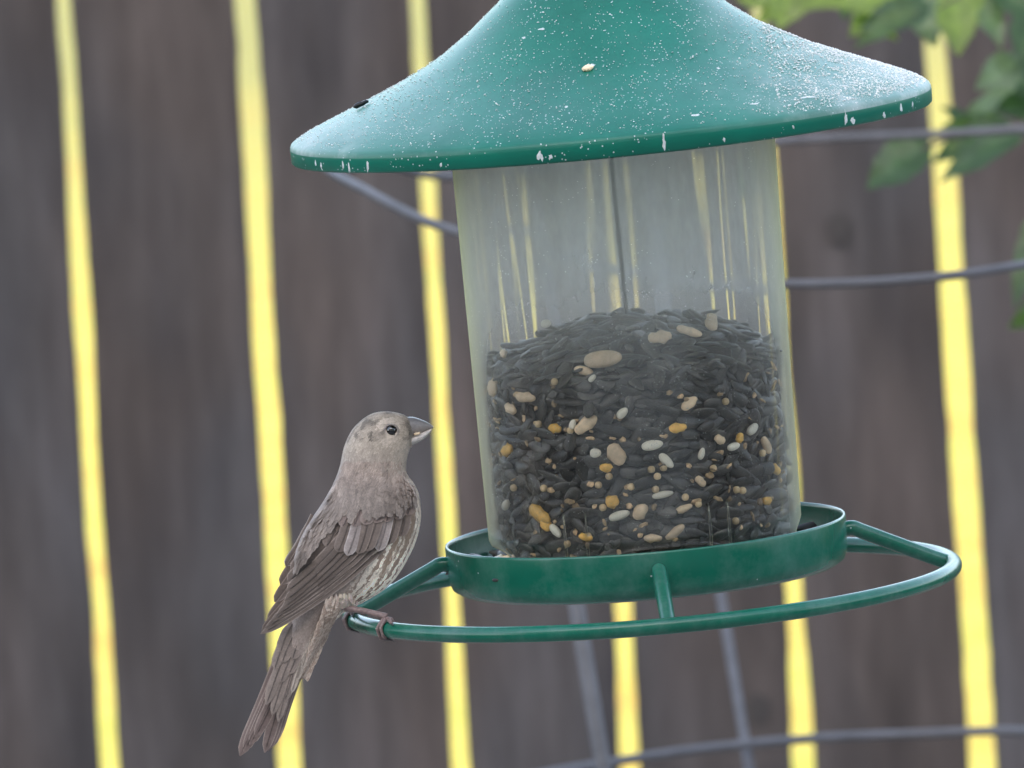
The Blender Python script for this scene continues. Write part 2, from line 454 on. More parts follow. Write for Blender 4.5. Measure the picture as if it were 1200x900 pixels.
def leg(a, b, r):
    p, q = P(*a), P(*b); q = p + (q-p) * ((p.z + .12) / (p.z - q.z)); wire_pts = [p - off, p.lerp(q, .5) - off, q - off]
    V, F = tube(wire_pts, r, 10); obj("cage_leg", mesh("cage_leg", V, F, M_wire), cage)
leg((598,240,4.28), (707,900,4.36), .0042)
leg((760,184,4.8), (878,900,4.68), .0030)
leg((1320,300,4.28), (1240,900,4.4), .0030)
leg((1395,164,4.72), (1330,880,4.66), .0030)

# ------------------------------------------------------------------ feeder
A = radians(4.9)
s_up = U_ * cos(A) - R_ * sin(A); s_right = R_ * cos(A) + U_ * sin(A)
EL = radians(5.6)
fz = s_up * cos(EL) - F_ * sin(EL); fx = s_right; fy = fz.cross(fx)
FO = P(756, 620.5, 3.0)
feeder = frame_empty("bird_feeder", FO, fx, fy, fz, label="green tube bird feeder full of seed with a wide cone roof and ring perch", cat="bird feeder")
HR = 483
# roof
prof = [(0.5,205),(12,204),(30,198),(60,178),(90,164),(106,158),(113,153),(119,147),(134,135),(156,116.5),(188,94),(212,80),(240,66.5),(268,54.5),(300,41.5),(330,29.5),(350,21),(364,14),(371,10),(373.5,8),(375,5),
        (375.5,1),(375,-13),(373,-15),(370,-13),(370,2),(362,8),(330,24),(268,49),(212,75),(156,111),(113,148),(30,190),(0.5,195)]
V, F = lathe(prof, 200)
roofM = Matrix.Translation((0, 0, HR*K)) @ Matrix.Rotation(radians(-.8), 4, 'Y') @ Matrix.Rotation(radians(.5), 4, 'X')
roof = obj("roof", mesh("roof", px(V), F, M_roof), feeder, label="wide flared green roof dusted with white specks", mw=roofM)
# the loop and hanging wire above the roof
V, F = tube([Vector((22*cos(a), 0, 222+22*sin(a)))*K for a in [i*2*pi/28 for i in range(28)]], 3*K, 8, True)
obj("hanger_loop", mesh("hanger_loop", V, F, M_steel), feeder, mw=Matrix.Translation((0,0,HR*K)))
V, F = tube(px([(0,0,-40),(1,0,200),(-2,0,400),(0,0,HR+198)]), 2.6*K, 8)
obj("centre_rod", mesh("centre_rod", V, F, M_steel), feeder)
# tube with arched openings at the base; its inner face is slightly uneven, as moulded sheet is
def bottom(a):
    b = (a % (pi/2)) / (pi/2)            # four arches, one between each pair of struts
    return -22 + 20*max(0, 1-((b-.5)/.30)**4) if abs(b-.5) < .30 else -22
nA, nH = 360, 90
V, F = [], []
def tr_out(h): return 183.5 + (h/480)*6.0
for side in (0, 1):
    for j in range(nH+1):
        for i in range(nA):
            a = 2*pi*i/nA; hb = bottom(a + radians(38)); h = hb + (478-hb)*(j/nH)
            r = tr_out(h) - (2.5 if j == 0 else 0)
            if side:
                q = (cos(a)*3.1, sin(a)*3.1, h*.0016)
                r -= 4.6 + .22*noise.noise((q[0]*2.1, q[1]*2.1, q[2]*1.2)) + .07*noise.noise((q[0]*4.6+7, q[1]*4.6, q[2]*2.2))
            V.append((r*cos(a), r*sin(a), h))
n1 = (nH+1)*nA
for j in range(nH):
    for i in range(nA):
        k = (i+1) % nA
        F.append((j*nA+i, j*nA+k, (j+1)*nA+k, (j+1)*nA+i)); F.append((n1+j*nA+i, n1+(j+1)*nA+i, n1+(j+1)*nA+k, n1+j*nA+k))
for i in range(nA):
    k = (i+1) % nA
    F.append((i, n1+i, n1+k, k)); a = nH*nA; F.append((a+i, a+k, n1+a+k, n1+a+i))
obj("tube", mesh("tube", px(V), F, M_tube), feeder, label="hazy clear plastic tube dulled by dust")
# moulded ribs low on the tube
for a in (-122, -113, -66, -58):
    an = radians(a); mb = MB(); c = Vector((cos(an), sin(an), 0)); r = tr_out(20) - 6.5
    V, F = tube(px([c*(r) + Vector((0,0,-18)), c*(r) + Vector((0,0,20)), c*(r) + Vector((0,0,44))]), [1.6*K, 1.5*K, .5*K], 8)
    obj("rib", mesh("rib", V, F, M_tube), feeder)
# tray
prof = [(0.5,-56),(200,-57),(222,-56),(231,-50),(234.5,-40),(235.5,-2),(235,.4),(233.5,1),(232,0),(231.5,-4),(230.5,-30),(226,-40),(0.5,-41)]
V, F = lathe(prof, 160)
# direction of faces is irrelevant to the renderer; keep the profile closed
obj("tray", mesh("tray", px(V), F, M_green), feeder)
RING_R, RING_H, RING_T = 355, -70, 9.6
V, F = tube([Vector((RING_R*cos(a)+2, RING_R*sin(a), RING_H))*K for a in [i*2*pi/160 for i in range(160)]], RING_T*K, 18, True)
obj("perch_ring", mesh("perch_ring", V, F, M_green), feeder)
for adeg in (-88, 2, 92, 182):
    a = radians(adeg); c = Vector((cos(a), sin(a), 0))
    pts = [c*232+Vector((0,0,-21)), c*243+Vector((0,0,-20)), c*258+Vector((0,0,-27)), c*(RING_R-12)+Vector((0,0,RING_H+3)), c*(RING_R)+Vector((0,0,RING_H))]
    V, F = tube(catmull(px(pts), 6), 9.0*K, 14)
    obj("strut", mesh("strut", V, F, M_green), feeder)

def to_local(pxx, pyy, r):
    """feeder-local cylinder point (px units) on radius r facing the camera that shows at a photograph pixel"""
    dx, dy = pxx - 756, pyy - 620.5
    sx = dx*cos(A) - dy*sin(A); sy = -dx*sin(A) - dy*cos(A)
    x = max(-r*.98, min(r*.98, sx)); y = -sqrt(r*r - x*x)
    return x, y, (sy - y*sin(EL)) / cos(EL)

# ------------------------------------------------------------------ seeds
def seed_shape(L, W, T, point=1.0, n=9, m=10, rough=0):
    V, F = [(-L/2, 0, 0)], []
    for i in range(1, m):
        t = i/m; x = -L/2*cos(pi*t)
        p = sin(pi*t)**.85 * (1 - .35*point*t)
        for k in range(n):
            a = 2*pi*k/n; q = 1 + rough*random.uniform(-1, 1)
            V.append((x, W/2*p*cos(a)*q*1.15, T/2*p*sin(a)*q*1.15))
    V.append((L/2, 0, 0))
    for k in range(n):
        l = (k+1) % n; F.append((0, 1+l, 1+k)); e = len(V)-1; F.append((e, e-n+k, e-n+l))
        for i in range(m-2): F.append((1+i*n+k, 1+i*n+l, 1+(i+1)*n+l, 1+(i+1)*n+k))
    return V, F
sun_shapes = [seed_shape(L, W, T) for L, W, T in ((40,21,8),(35,20,7.5),(43,21,8),(32,21,8.5),(28,15,7),(41,19,7))]
sun_shapes = [(v, f) for v, f in [seed_shape(L, W, T, 1.9, 10, 10) for L, W, T in ((40,21,8),(35,20,7.5),(43,21,8),(32,21,8.5),(28,15,7),(41,19,7))]]
def sun_cols(v):
    out = []; rs = [random.choice((.8, 1, 1, 1.5)) for _ in range(10)]
    for q in v:
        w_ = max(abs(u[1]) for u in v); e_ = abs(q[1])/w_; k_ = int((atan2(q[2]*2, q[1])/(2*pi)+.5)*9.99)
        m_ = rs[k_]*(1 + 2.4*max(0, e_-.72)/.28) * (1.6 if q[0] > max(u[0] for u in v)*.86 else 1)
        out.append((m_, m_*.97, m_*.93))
    return out
sun_c = [sun_cols(v) for v, f in sun_shapes]
sun_meshes = [mesh("sunflower_seed", px(v), f, M_sun, c_) for (v, f), c_ in zip(sun_shapes, sun_c)]
MATW = feeder.matrix_basis.copy()
def basis(n, t, pos):
    n = n.normalized(); t = (t - n*n.dot(t)).normalized(); b = n.cross(t)
    M = Matrix((t, b, n)).transposed().to_4x4(); M.translation = pos; return M

specials = [  # px, py, shape(L,W,T), angle, material, name, category, label, group
 (705,421,(50,26,16),4,M_tan,"peanut_kernel","nut","large smooth tan peanut kernel lying near the top of the seeds",None),
 (686,496,(36,17,8),32,M_tan,"husk_piece","husk","ragged tan piece of husk left of the tube's middle",None),
 (720,531,(31,22,10),-60,M_tan,"shelled_seed","seed","greyish tan shelled kernel beside the two touching white seeds",None),
 (761,520,(28,14,10),5,M_saff,"white_seed","seed","upper of the two touching white seeds in the middle of the tube",None),
 (777,538,(24,13,10),-50,M_saff,"white_seed","seed","lower of the two touching white seeds in the middle of the tube",None),
 (724,601,(28,13,10),14,M_saff,"white_seed","seed","bright white seed beneath the square corn chip near the base",None),
 (876,502,(22,13,10),25,M_saff,"white_seed","seed","upper white seed at the right wall of the tube",None),
 (854,522,(20,11,9),8,M_saff,"white_seed","seed","lower white seed at the right wall of the tube",None),
 (773,577,(28,10,8),6,M_saff,"white_seed","seed","slim white seed low in the tube beside a pale round grain",None),
 (652,619,(22,12,9),-45,M_saff,"white_seed","seed","white seed low at the left beside the orange corn shard",None),
 (727,483,(17,12,9),40,M_saff,"white_seed","seed","small white seed below the tan peanut kernel",None),
 (671,496,(13,10,8),70,M_saff,"white_seed","seed","tiny white seed tucked against the ragged husk piece",None),
 (697,529,(15,13,6),0,M_saff,"husk_chip","husk","pale squarish chip left of the greyish tan kernel",None),
 (618,465,(36,14,8),-4,M_tan,"husk_piece","husk","long tan seed husk at the left wall of the tube",None),
 (601,478,(24,13,10),-20,M_tan,"husk_piece","husk","short tan husk under the long one at the left wall",None),
 (581,454,(18,22,10),0,M_tan,"husk_piece","husk","blurred tan husk high against the left wall",None),
 (579,416,(22,14,10),10,M_tan,"husk_piece","husk","pale tan husk at the very top left of the seed pile",None),
 (651,501,(19,12,10),-10,M_corn,"corn_chip","corn","bright yellow corn chip left of the ragged husk piece",None),
 (597,526,(22,16,12),15,M_corn,"corn_chip","corn","yellow corn chip against the left wall",None),
 (716,585,(18,18,12),20,M_corn,"corn_chip","corn","square golden corn chip above the bright white seed",None),
 (709,546,(18,12,9),-5,M_corn,"corn_chip","corn","orange corn chip below the greyish tan kernel",None),
 (634,600,(40,18,10),-30,M_corn,"corn_chip","corn","long orange corn shard low at the left",None),
 (641,612,(20,14,10),-50,M_corn,"corn_chip","corn","small yellow corn chip touching the long orange shard",None),
 (790,500,(24,13,9),0,M_corn,"corn_chip","corn","dull yellow corn chip right of the tube's middle",None),
 (892,521,(26,13,9),-70,M_tan,"husk_piece","husk","pale upright husk at the right wall",None),
 (861,512,(14,10,9),50,M_corn,"corn_chip","corn","small golden chip between the two right-hand white seeds",None),
 (838,514,(16,13,9),-30,M_tan,"shelled_seed","seed","small pinkish tan kernel left of the right-hand white seeds",None),
 (817,530,(16,9,8),65,M_saff,"white_seed","seed","small cream seed standing upright in the right half",None),
 (816,562,(17,12,8),-50,M_tan,"shelled_seed","seed","tan kernel chip in the lower right of the seeds",None),
 (748,597,(24,17,11),40,M_tan,"shelled_seed","seed","lumpy tan kernel right of the square corn chip",None),
 (797,593,(24,10,9),12,M_tan,"shelled_seed","seed","pale tan kernel low in the right half of the tube",None),
 (787,620,(30,11,8),32,M_tan,"husk_piece","husk","slanting straw-coloured husk near the tube's base",None),
 (762,627,(24,11,9),-5,M_tan,"shelled_seed","seed","pale kernel lying on the tube's base",None),
 (686,626,(20,10,9),-10,M_corn,"corn_chip","corn","orange chip on the tube's base at the left",None),
 (830,378,(26,18,10),60,M_tan,"husk_piece","husk","tan husk standing on the top right of the seed pile",None),
 (770,396,(32,18,10),5,M_tan,"husk_piece","husk","reddish tan husk on top of the pile right of the rod",None),
 (804,389,(36,13,9),-25,M_tan,"husk_piece","husk","slanting straw husk on top of the seed pile",None),
 (640,380,(16,12,9),0,M_saff,"white_seed","seed","pale seed on top of the pile at the left",None),
 (683,435,(28,12,9),-20,M_tan,"husk_piece","husk","thin tan husk beneath the large peanut kernel",None),
 (693,443,(12,8,6),40,M_saff,"white_seed","seed","tiny pale seed under the peanut kernel",None),
 (803,472,(26,13,9),30,M_tan,"husk_piece","husk","brown husk in the upper right of the seeds",None),
 (893,585,(16,12,9),0,M_corn,"corn_chip","corn","orange chip at the lower right wall",None),
 (903,549,(18,14,9),-30,M_corn,"corn_chip","corn","dull golden chip at the right wall",None),
 (596,590,(16,12,9),50,M_saff,"white_seed","seed","hazy pale seed low against the left wall",None),
]
spec_pos = []
for (sx, sy, (L, W, T), ang, mt, nm, cat, lab, grp) in specials:
    L, W, T = L*.9, W*.84, T*.9
    top = sy < 440
    x, y, h = to_local(sx, sy, 176 - T*.35 if not top else 150)
    n = Vector((x, y, 0)).normalized()
    tdir = Vector((-n.y, n.x, 0)); up = Vector((0, 0, 1))
    t = tdir*cos(radians(ang)) + up*sin(radians(ang))
    rough = .0 if mt is M_saff or nm == "peanut_kernel" else .22
    v, f = seed_shape(L, W, T, .4 if rough else .8, 8 if rough else 12, 7 if rough else 12, rough)
    pos = Vector((x, y, h))
    if not top: pos = n*(178.5 - T*.5) + Vector((0,0,h))
    o = obj(nm, mesh(nm, px(v), f, mt, smooth=True), None, lab, cat, grp,
            mw=MATW @ basis(n + up*(.5 if top else .1), t, pos*K))
    spec_pos.append((pos, max(L, W)*.5))
# millet grains
millet = [(727,483),(760,548),(767,556),(774,546),(638,570),(737,568),(765,571),(799,580),(814,588),(831,547),(858,572),(857,608),(665,634),(689,625),
          (705,592),(604,570),(888,530),(632,496),(668,503),(865,573),(845,470),(650,447),(712,556),(700,566)]
mil_mesh = mesh("millet_grain", px(seed_shape(8.5,8,7.5,.2,8,7)[0]), seed_shape(8.5,8,7.5,.2,8,7)[1], M_millet)
used_lb = set()
for (sx, sy) in millet:
    x, y, h = to_local(sx, sy, 173); n = Vector((x, y, 0)).normalized()
    nb = min((q for q in specials if len(q[7].split()) < 10), key=lambda q: (q[0]-sx)**2 + (q[1]-sy)**2); dx, dy = sx-nb[0], sy-nb[1]
    word = ("right of" if dx > 0 else "left of") if abs(dx) > abs(dy) else ("below" if dy > 0 else "above")
    lb = "tiny round millet grain %s the %s" % (word, nb[7])
    while lb in used_lb: lb = lb.replace("tiny round", "another tiny") if "another" not in lb else lb.replace("another tiny", "third tiny")
    used_lb.add(lb)
    obj("millet_grain", mil_mesh, None, lb, "grain", "millet grains among the sunflower seeds",
        mw=MATW @ basis(n, Vector((0,0,1)), (n*173.5+Vector((0,0,h)))*K))
    spec_pos.append((n*172+Vector((0,0,h)), 5))

def mound(r, a):   # height of the seed surface
    return 249 - 50*(r/175)**2.2 + 6*noise.noise((r*.02*cos(a), r*.02*sin(a), 2.2)) + 8*sin(a)*r/175
cands = []
pts = []
def try_pt(p, dmin, store):
    key = (int(p[0]//30), int(p[1]//30), int(p[2]//30))
    for i in (-1,0,1):
        for j in (-1,0,1):
            for k in (-1,0,1):
                for q in store.get((key[0]+i, key[1]+j, key[2]+k), ()):
                    if (q[0]-p[0])**2 + (q[1]-p[1])**2 + ((q[2]-p[2])*1.9)**2 < dmin*dmin: return False
    store.setdefault(key, []).append(p); return True
def shell(radius, tries, dmin, use_spec):
    store = {}; out = []
    for _ in range(tries):
        a = random.uniform(-pi, pi); h = random.uniform(-20, 214)
        r = radius + random.uniform(-3.5, 1.5)
        if h > mound(r, a) - 2: continue
        p = Vector((r*cos(a), r*sin(a), h))
        if use_spec and any((p-q).length < e*.75+6 for q, e in spec_pos): continue
        if try_pt(p, dmin, store): out.append((p, a))
    return out
def orient(p, a, tang=.38, nt_=.35):
    n = Vector((cos(a), sin(a), 0)); t = Vector((-sin(a), cos(a), 0)); up = Vector((0,0,1))
    al = random.gauss(0, tang); s = random.choice((-1, 1))
    n2 = n + up*random.gauss(0, nt_) + t*random.gauss(0, nt_*.6)
    return basis(n2, (t*cos(al) + up*sin(al))*s, p*K)
outer = shell(168.5, 30000, 21.5, True)
individual, rest = [], MB()
outer.sort(key=lambda q: q[0].y)
for i, (p, a) in enumerate(outer): cands.append((p.y, orient(p, a, .5, .45), p, False))
# seeds lying on top of the pile
store = {}
for _ in range(9000):
    r = 168*sqrt(random.random()); a = random.uniform(-pi, pi); h = mound(r, a)
    p = Vector((r*cos(a), r*sin(a), h + random.uniform(-4, 3)))
    if any((p-q).length < e*.7 for q, e in spec_pos): continue
    if try_pt(p, 17, store):
        n = Vector((cos(a)*.35*r/170 + random.gauss(0,.3), sin(a)*.35*r/170 + random.gauss(0,.3), 1))
        an = random.uniform(0, 2*pi)
        cands.append((p.y + 25, basis(n, Vector((cos(an), sin(an), random.gauss(0,.2))), p*K), p, True))
cands.sort(key=lambda q: q[0])
def seen_at(p):
    sx = p.x; sy = p.z*cos(EL) + p.y*sin(EL)
    return 756 + sx*cos(A) - sy*sin(A), 620.5 - sx*sin(A) - sy*cos(A)
own = {}
for sp in specials:
    ph = sp[7]
    if len(ph.split()) > 9 or ph.startswith('short'): continue
    for word, ux, uy in (("above", 0, -1), ("below", 0, 1), ("left of", -1, 0), ("right of", 1, 0)):
        best = None
        for i, (_, M, p, tp) in enumerate(cands[:290]):
            if i in own: continue
            x, y = seen_at(p); dx, dy = x - sp[0], y - sp[1]; al = dx*ux + dy*uy; ac = abs(dx*uy) + abs(dy*ux)
            if 6 < al < 42 and ac < al*.6 and (best is None or al + ac < best[0]): best = (al + ac, i)
        if best: own[best[1]] = "black sunflower seed just %s the %s" % (word, ph)
def region(p, tp):
    x, y = seen_at(p)
    if tp: return "lying on top of the pile, " + ("left of" if x < 715 else "right of") + " the thin rod"
    row = "upper third" if y < 490 else ("middle" if y < 560 else "lowest third")
    side = "near its left wall" if x < 650 else ("near its right wall" if x > 830 else ("just left of its centre" if x < 745 else "just right of its centre"))
    return "in the %s of the tube %s" % (row, side)
for i, (_, M, sp_, tp_) in enumerate(cands):
    k = random.randrange(6)
    if i < 290:
        rg = region(sp_, tp_)
        obj("sunflower_seed", sun_meshes[k], None, own.get(i, "black sunflower seed " + rg), "seed",
            "black sunflower seeds " + rg, mw=MATW @ M)
    else:
        rest.add(px(sun_shapes[k][0]), sun_shapes[k][1], sun_c[k], M=M)
for p, a in shell(163, 9000, 15, False) : rest.add(px(sun_shapes[0][0]), sun_shapes[0][1], sun_c[0], M=orient(p, a, .5, .5))
# bed of seeds in the tray round the foot of the tube
for _ in range(240):
    r = random.uniform(60, 226); a = random.uniform(-pi, pi)
    n = Vector((random.gauss(0,.3), random.gauss(0,.3), 1)); an = random.uniform(0, 2*pi)
    rest.add(px(sun_shapes[1][0]), sun_shapes[1][1], sun_c[1], M=basis(n, Vector((cos(an), sin(an), 0)), Vector((r*cos(a), r*sin(a), -30 + random.uniform(-4, 8)))*K))
obj("sunflower_seeds", rest.mesh("sunflower_seeds", M_sun), None, "dark mass of sunflower seeds deep in the tube and tray", "seeds", kind="stuff", mw=MATW)
V, F = lathe([(0.5,232),(60,228),(110,216),(148,198),(158,185),(158,0),(165,-25),(220,-32),(228,-36)], 60)
V = [Vector(v)*(1+.02*noise.noise(Vector(v)*.05)) for v in V]
obj("husk_bed", mesh("husk_bed", px(V), F, M_husk), None, "dark brown crumbs and husks packed under the seeds", "husks", kind="stuff", mw=MATW)
crumbs = MB()
for _ in range(170):
    a = random.uniform(-pi, 0); h = random.uniform(-18, 236)**1.0; r = random.uniform(168, 176)
    if h > mound(r, a)-2: continue
    v, f = seed_shape(random.uniform(4, 14), random.uniform(3, 8), random.uniform(2, 4), .5, 6, 5, .35)
    crumbs.add(px(v), f, M=orient(Vector((r*cos(a), r*sin(a), h)), a, .8, .6))
obj("seed_crumbs", crumbs.mesh("seed_crumbs", M_crumb), None, "tan crumbs and broken bits scattered among the dark seeds", "seed crumbs", kind="stuff", mw=MATW)
# pale husks in the left end of the tray
for k, (sx, sy, z, L) in enumerate(((578,646,-14,26), (593,650,-10,20), (566,648,-17,18), (604,646,-12,16))):
    dx = (sx-756); x = dx*cos(A)-(sy-620)*sin(A); 
    y = -60 - 20*k
    v, f = seed_shape(L, 12, 4, .6, 7, 6, .3)
    labs = ["largest pale split husk lying in the left end of the green tray", "pinkish broken husk beside the tube's foot in the tray",
            "flat tan husk nearest the tray's left rim", "small dark-edged husk against the tube's left foot"]
    obj("split_husk", mesh("split_husk", px(v), f, M_saff if k == 0 else M_tan), None, labs[k], "husk", "loose husks in the tray",
        mw=MATW @ basis(Vector((.3*k-.4,-.5,1)), Vector((1,.3,.5-.3*k)), Vector((x, y, z))*K))

# ------------------------------------------------------------------ grit on the roof
gb = MB()
rp = [(0.5,205),(30,198),(60,178),(90,164),(113,153),(134,135),(156,116.5),(188,94),(240,66.5),(300,41.5),(350,21),(364,14),(371,9)]
def roof_h(r):
    for (r0,h0),(r1,h1) in zip(rp, rp[1:]):
        if r <= r1: return h0 + (h1-h0)*(r-r0)/(r1-r0)
    return 9
octV = [(1,0,0),(-1,0,0),(0,1,0),(0,-1,0),(0,0,1),(0,0,-1)]; octF = [(0,2,4),(2,1,4),(1,3,4),(3,0,4),(2,0,5),(1,2,5),(3,1,5),(0,3,5)]
cnt = 0
while cnt < 17000:
    r = 371*sqrt(random.random()); a = random.uniform(-pi, pi); x = r*cos(a)/371
    dens = .10 + .08*(x < -.6) + (2.6*max(0, x-.36)**1.1)*(.5 + noise.noise((r*.03*cos(a), r*.03*sin(a), 5))*1.3 + .4)
    if r < 120: dens *= .7
    if random.random() > dens: continue
    s = random.choice((.4,.5,.6,.7,.8,.9,1.3)) * (1.3 if x > .5 else .95)
    h = roof_h(r)
    q = [s*random.uniform(.6,1.3) for _ in range(3)]
    M = Matrix.Translation((r*cos(a), r*sin(a), h + s*.25)) @ Matrix.Rotation(random.uniform(0,6), 4, 'Z')
    gb.add([(v[0]*q[0], v[1]*q[1], v[2]*q[2]*.7) for v in octV], octF, M=Matrix.Scale(K, 4) @ M); cnt += 1
gr = obj("grit", gb.mesh("grit", M_grain), roof, kind="stuff")
# dried white droppings on the rim and specks on the roof
M_drop = mat_simple("dried_white_smear", (.6,.62,.6), .8, .2, 900)
db = MB()
def splat(cpos, n, t, L, W):
    b = n.cross(t); V = [cpos + n*.9]; m = 12
    for k in range(m):
        an = 2*pi*k/m; q = random.uniform(.5, 1.25)
        V.append(cpos + (t*cos(an)*L + b*sin(an)*W)*q - n*.3)
    db.add(px(V), [(0, 1+k, 1+(k+1) % m) for k in range(m)])
for (sx, dz, L, W) in ((-344,-2,5,3),(-338,-6,5,2.5),(-312,-3,7,2.2),(-305,-5,8,2),(-283,-4,8,3),(-88,-2,8,4),(-76,-5,4,3),(52,-1,9,2.5),(262,-2,9,4),(270,-6,5,4),(330,-4,7,4),(345,-3,6,3),(308,-8,5,3),(200,-3,3,2),(-200,-6,3,2),(120,-6,3,2)):
    y = -sqrt(375.3**2 - sx*sx); n = Vector((sx, y, 0)).normalized()
    splat(Vector((sx, y, dz-2)) , n, Vector((0,0,1)), L, W)
for (r, adeg, L, W) in ((215,-95,9,5),(330,-28,22,6),(345,-50,26,4),(342,-62,16,3),(160,-125,6,3),(150,-118,10,3),(325,-150,8,4),(300,-100,6,3),(250,-60,5,3),(350,-75,18,3)):
    a = radians(adeg); p = Vector((r*cos(a), r*sin(a), roof_h(r)+.2)); n = Vector((cos(a)*.5, sin(a)*.5, 1)).normalized()
    t = Vector((-sin(a), cos(a), 0)); splat(p, n, t, L*.45, W*.8)
obj("dried_smears", db.mesh("dried_smears", M_drop), roof, kind="stuff")
# a dark husk stuck near the left edge of the roof
v, f = seed_shape(20, 9, 6, .5, 8, 7, .3)
a = radians(-172); r = 290
obj("seed_husk", mesh("seed_husk", px(v), f, M_sun), None, "tiny dark husk caught on the left slope of the green roof", "husk",
    mw=MATW @ roofM @ basis(Vector((-.3,0,1)), Vector((1,.2,.35)), Vector((r*cos(a), r*sin(a), roof_h(r)+4))*K))
v, f = seed_shape(14, 9, 6, .5, 8, 7, .3)
a = radians(-96); r = 222
obj("husk_flake", mesh("husk_flake", px(v), f, M_tan), None, "small pinkish flake stuck high on the front of the green roof", "husk",
    mw=MATW @ roofM @ basis(Vector((-.1,-.5,1)), Vector((1,.2,.1)), Vector((r*cos(a), r*sin(a), roof_h(r)+2))*K))

# hook that carries the feeder (its post stands left of the picture)
top = MATW @ roofM @ Vector((0, 0, 244*K))
hk = obj("hanging_hook", None, label="dark iron garden hook holding the feeder from above", cat="hook", mw=Matrix.Translation((top.x-.42, top.y+.05, 0)))
o_ = hk.matrix_basis.translation
pth = [Vector((0,0,-.0)), Vector((0,0,1.0)), Vector((0,0,2.0)), Vector((.03,0,2.25)), Vector((.16,-.01,2.38)), Vector((.32,-.03,2.36))]
e = top - o_
pth += [e + Vector((-.02,0,.12)), e + Vector((.012,0,.04)), e + Vector((.006,0,-.004)), e + Vector((-.012,0,.004))]
V, F = tube(catmull(pth, 8), .004, 10); obj("crook", mesh("crook", V, F, M_steel), hk)

# ------------------------------------------------------------------ small tree with leaves at the top right
tb = P(1560, 450, 5.0); tb = Vector((tb.x, tb.y, 0))
tree = obj("young_tree", None, label="leafy young tree whose branch reaches in at the top right", cat="tree", mw=Matrix.Translation(tb))
V, F = tube(catmull([(0,0,-.05),(.01,0,.6),(-.01,.01,1.2),(.02,0,1.8),(0,.02,2.4),(.03,0,2.9)], 6), [.022 - .00055*i for i in range(31)], 12)
obj("trunk", mesh("trunk", V, F, M_bark), tree)
def branch(pts, r0):
    pp = catmull([P(*q) - tb for q in pts], 8); n_ = len(pp)
    V, F = tube(pp, [r0*(1-.75*i/n_) for i in range(n_)], 8); obj("branch", mesh("branch", V, F, M_bark), tree)
branch([(1556,60,5.00),(1400,120,4.95),(1280,145,4.90),(1195,148,4.87),(1120,160,4.85),(1080,175,4.85)], .0035)
branch([(1556,-160,5.00),(1380,-120,4.95),(1220,-70,4.90),(1080,-35,4.87),(960,-15,4.85),(880,-5,4.83)], .004)
branch([(1556,200,5.00),(1400,230,4.95),(1280,260,4.90),(1215,330,4.87)], .003)
branch([(1220,-70,4.90),(1150,-20,4.87),(1100,10,4.85)], .002)
def leaf(cx, cy, ang, L, W, d, col, tilt=0.3, roll=0.2):
    """cx,cy is the stalk end of the leaf; ang the direction of its tip in degrees, 0 = right, 90 = up"""
    V, F, C = [], [], []
    nl, nw = 14, 6
    for i in range(nl+1):
        t = i/nl
        w_ = W/2 * (sin(pi*min(1, t*1.02)**.8))**.8 * (1 + .07*sin(t*55)) if 0 < t < 1 else .4
        for k in range(nw+1):
            s = (k/nw)*2-1
            V.append(Vector((t*L, s*w_, -abs(s)*w_*-.22 - L*.14*t*t + 1.8*sin(t*14+s*3))) * (K*d/3))
            vein = 1.25 if abs(s) < .1 else 1
            C.append(tuple(c*vein*(1+.1*sin(t*40+abs(s)*4)) for c in col))
    for i in range(nl):
        for k in range(nw): a_ = i*(nw+1)+k; F.append((a_, a_+1, a_+nw+2, a_+nw+1))
    a_ = radians(ang); t = R_*cos(a_) + U_*sin(a_) + F_*tilt
    n = -F_*.9 + U_*(.55) + R_*roll
    M = basis(n, t, P(cx, cy, d) - tb)
    obj("leaf", mesh("leaf", V, F, M_leaf, C), tree, mw=M)
G1, G2, G3, G4 = (.06,.10,.028), (.035,.07,.026), (.15,.20,.04), (.11,.15,.09)
leaves = [(1070,-5,200,110,52,4.1,G3,.2,.3),(1010,-8,195,130,50,4.15,G3,.4,0),(960,-18,215,90,44,4.1,G3,.1,-.2),(1090,5,215,95,46,4.08,G2,.3,.2),
 (1075,12,200,90,30,4.05,G1,0,-.4),(1118,-10,268,85,52,4.1,G3,.3,.1),(1110,0,240,60,34,4.15,G1,.2,.1),(1140,-12,280,80,40,4.2,G4,.3,.3),
 (1198,70,215,80,46,4.1,G4,-.3,.5),(1200,100,190,90,30,4.2,G4,-.2,-.4),(1092,168,215,95,64,4.12,G2,.1,-.3),(1120,158,255,30,16,4.1,G1,0,0),
 (1205,150,205,128,46,4.08,G2,.2,-.5),(1195,152,185,112,34,4.15,G1,-.3,.7),(1150,158,150,60,26,4.2,G2,.3,.4),(1215,10,250,80,50,4.1,G2,.3,.2),
 (1245,300,250,90,50,4.1,G2,.2,.2),(1236,230,262,150,44,4.12,G2,.2,-.3),(1240,360,210,70,40,4.15,G1,0,.3),(905,-10,160,60,26,4.2,G3,.1,0),
 (1040,-20,250,55,40,4.2,G3,.2,0),(985,-22,265,50,36,4.18,G1,.2,.3),(1160,-30,300,90,44,4.2,G2,.2,0),(1260,-40,250,100,50,4.15,G1,.1,.2),
 (1300,150,230,100,50,4.2,G2,.1,0),(1320,130,120,100,50,4.2,G1,.1,.3),(1380,-120,80,100,55,4.2,G2,.2,.1),(1400,240,260,100,55,4.2,G2,.1,.1)]
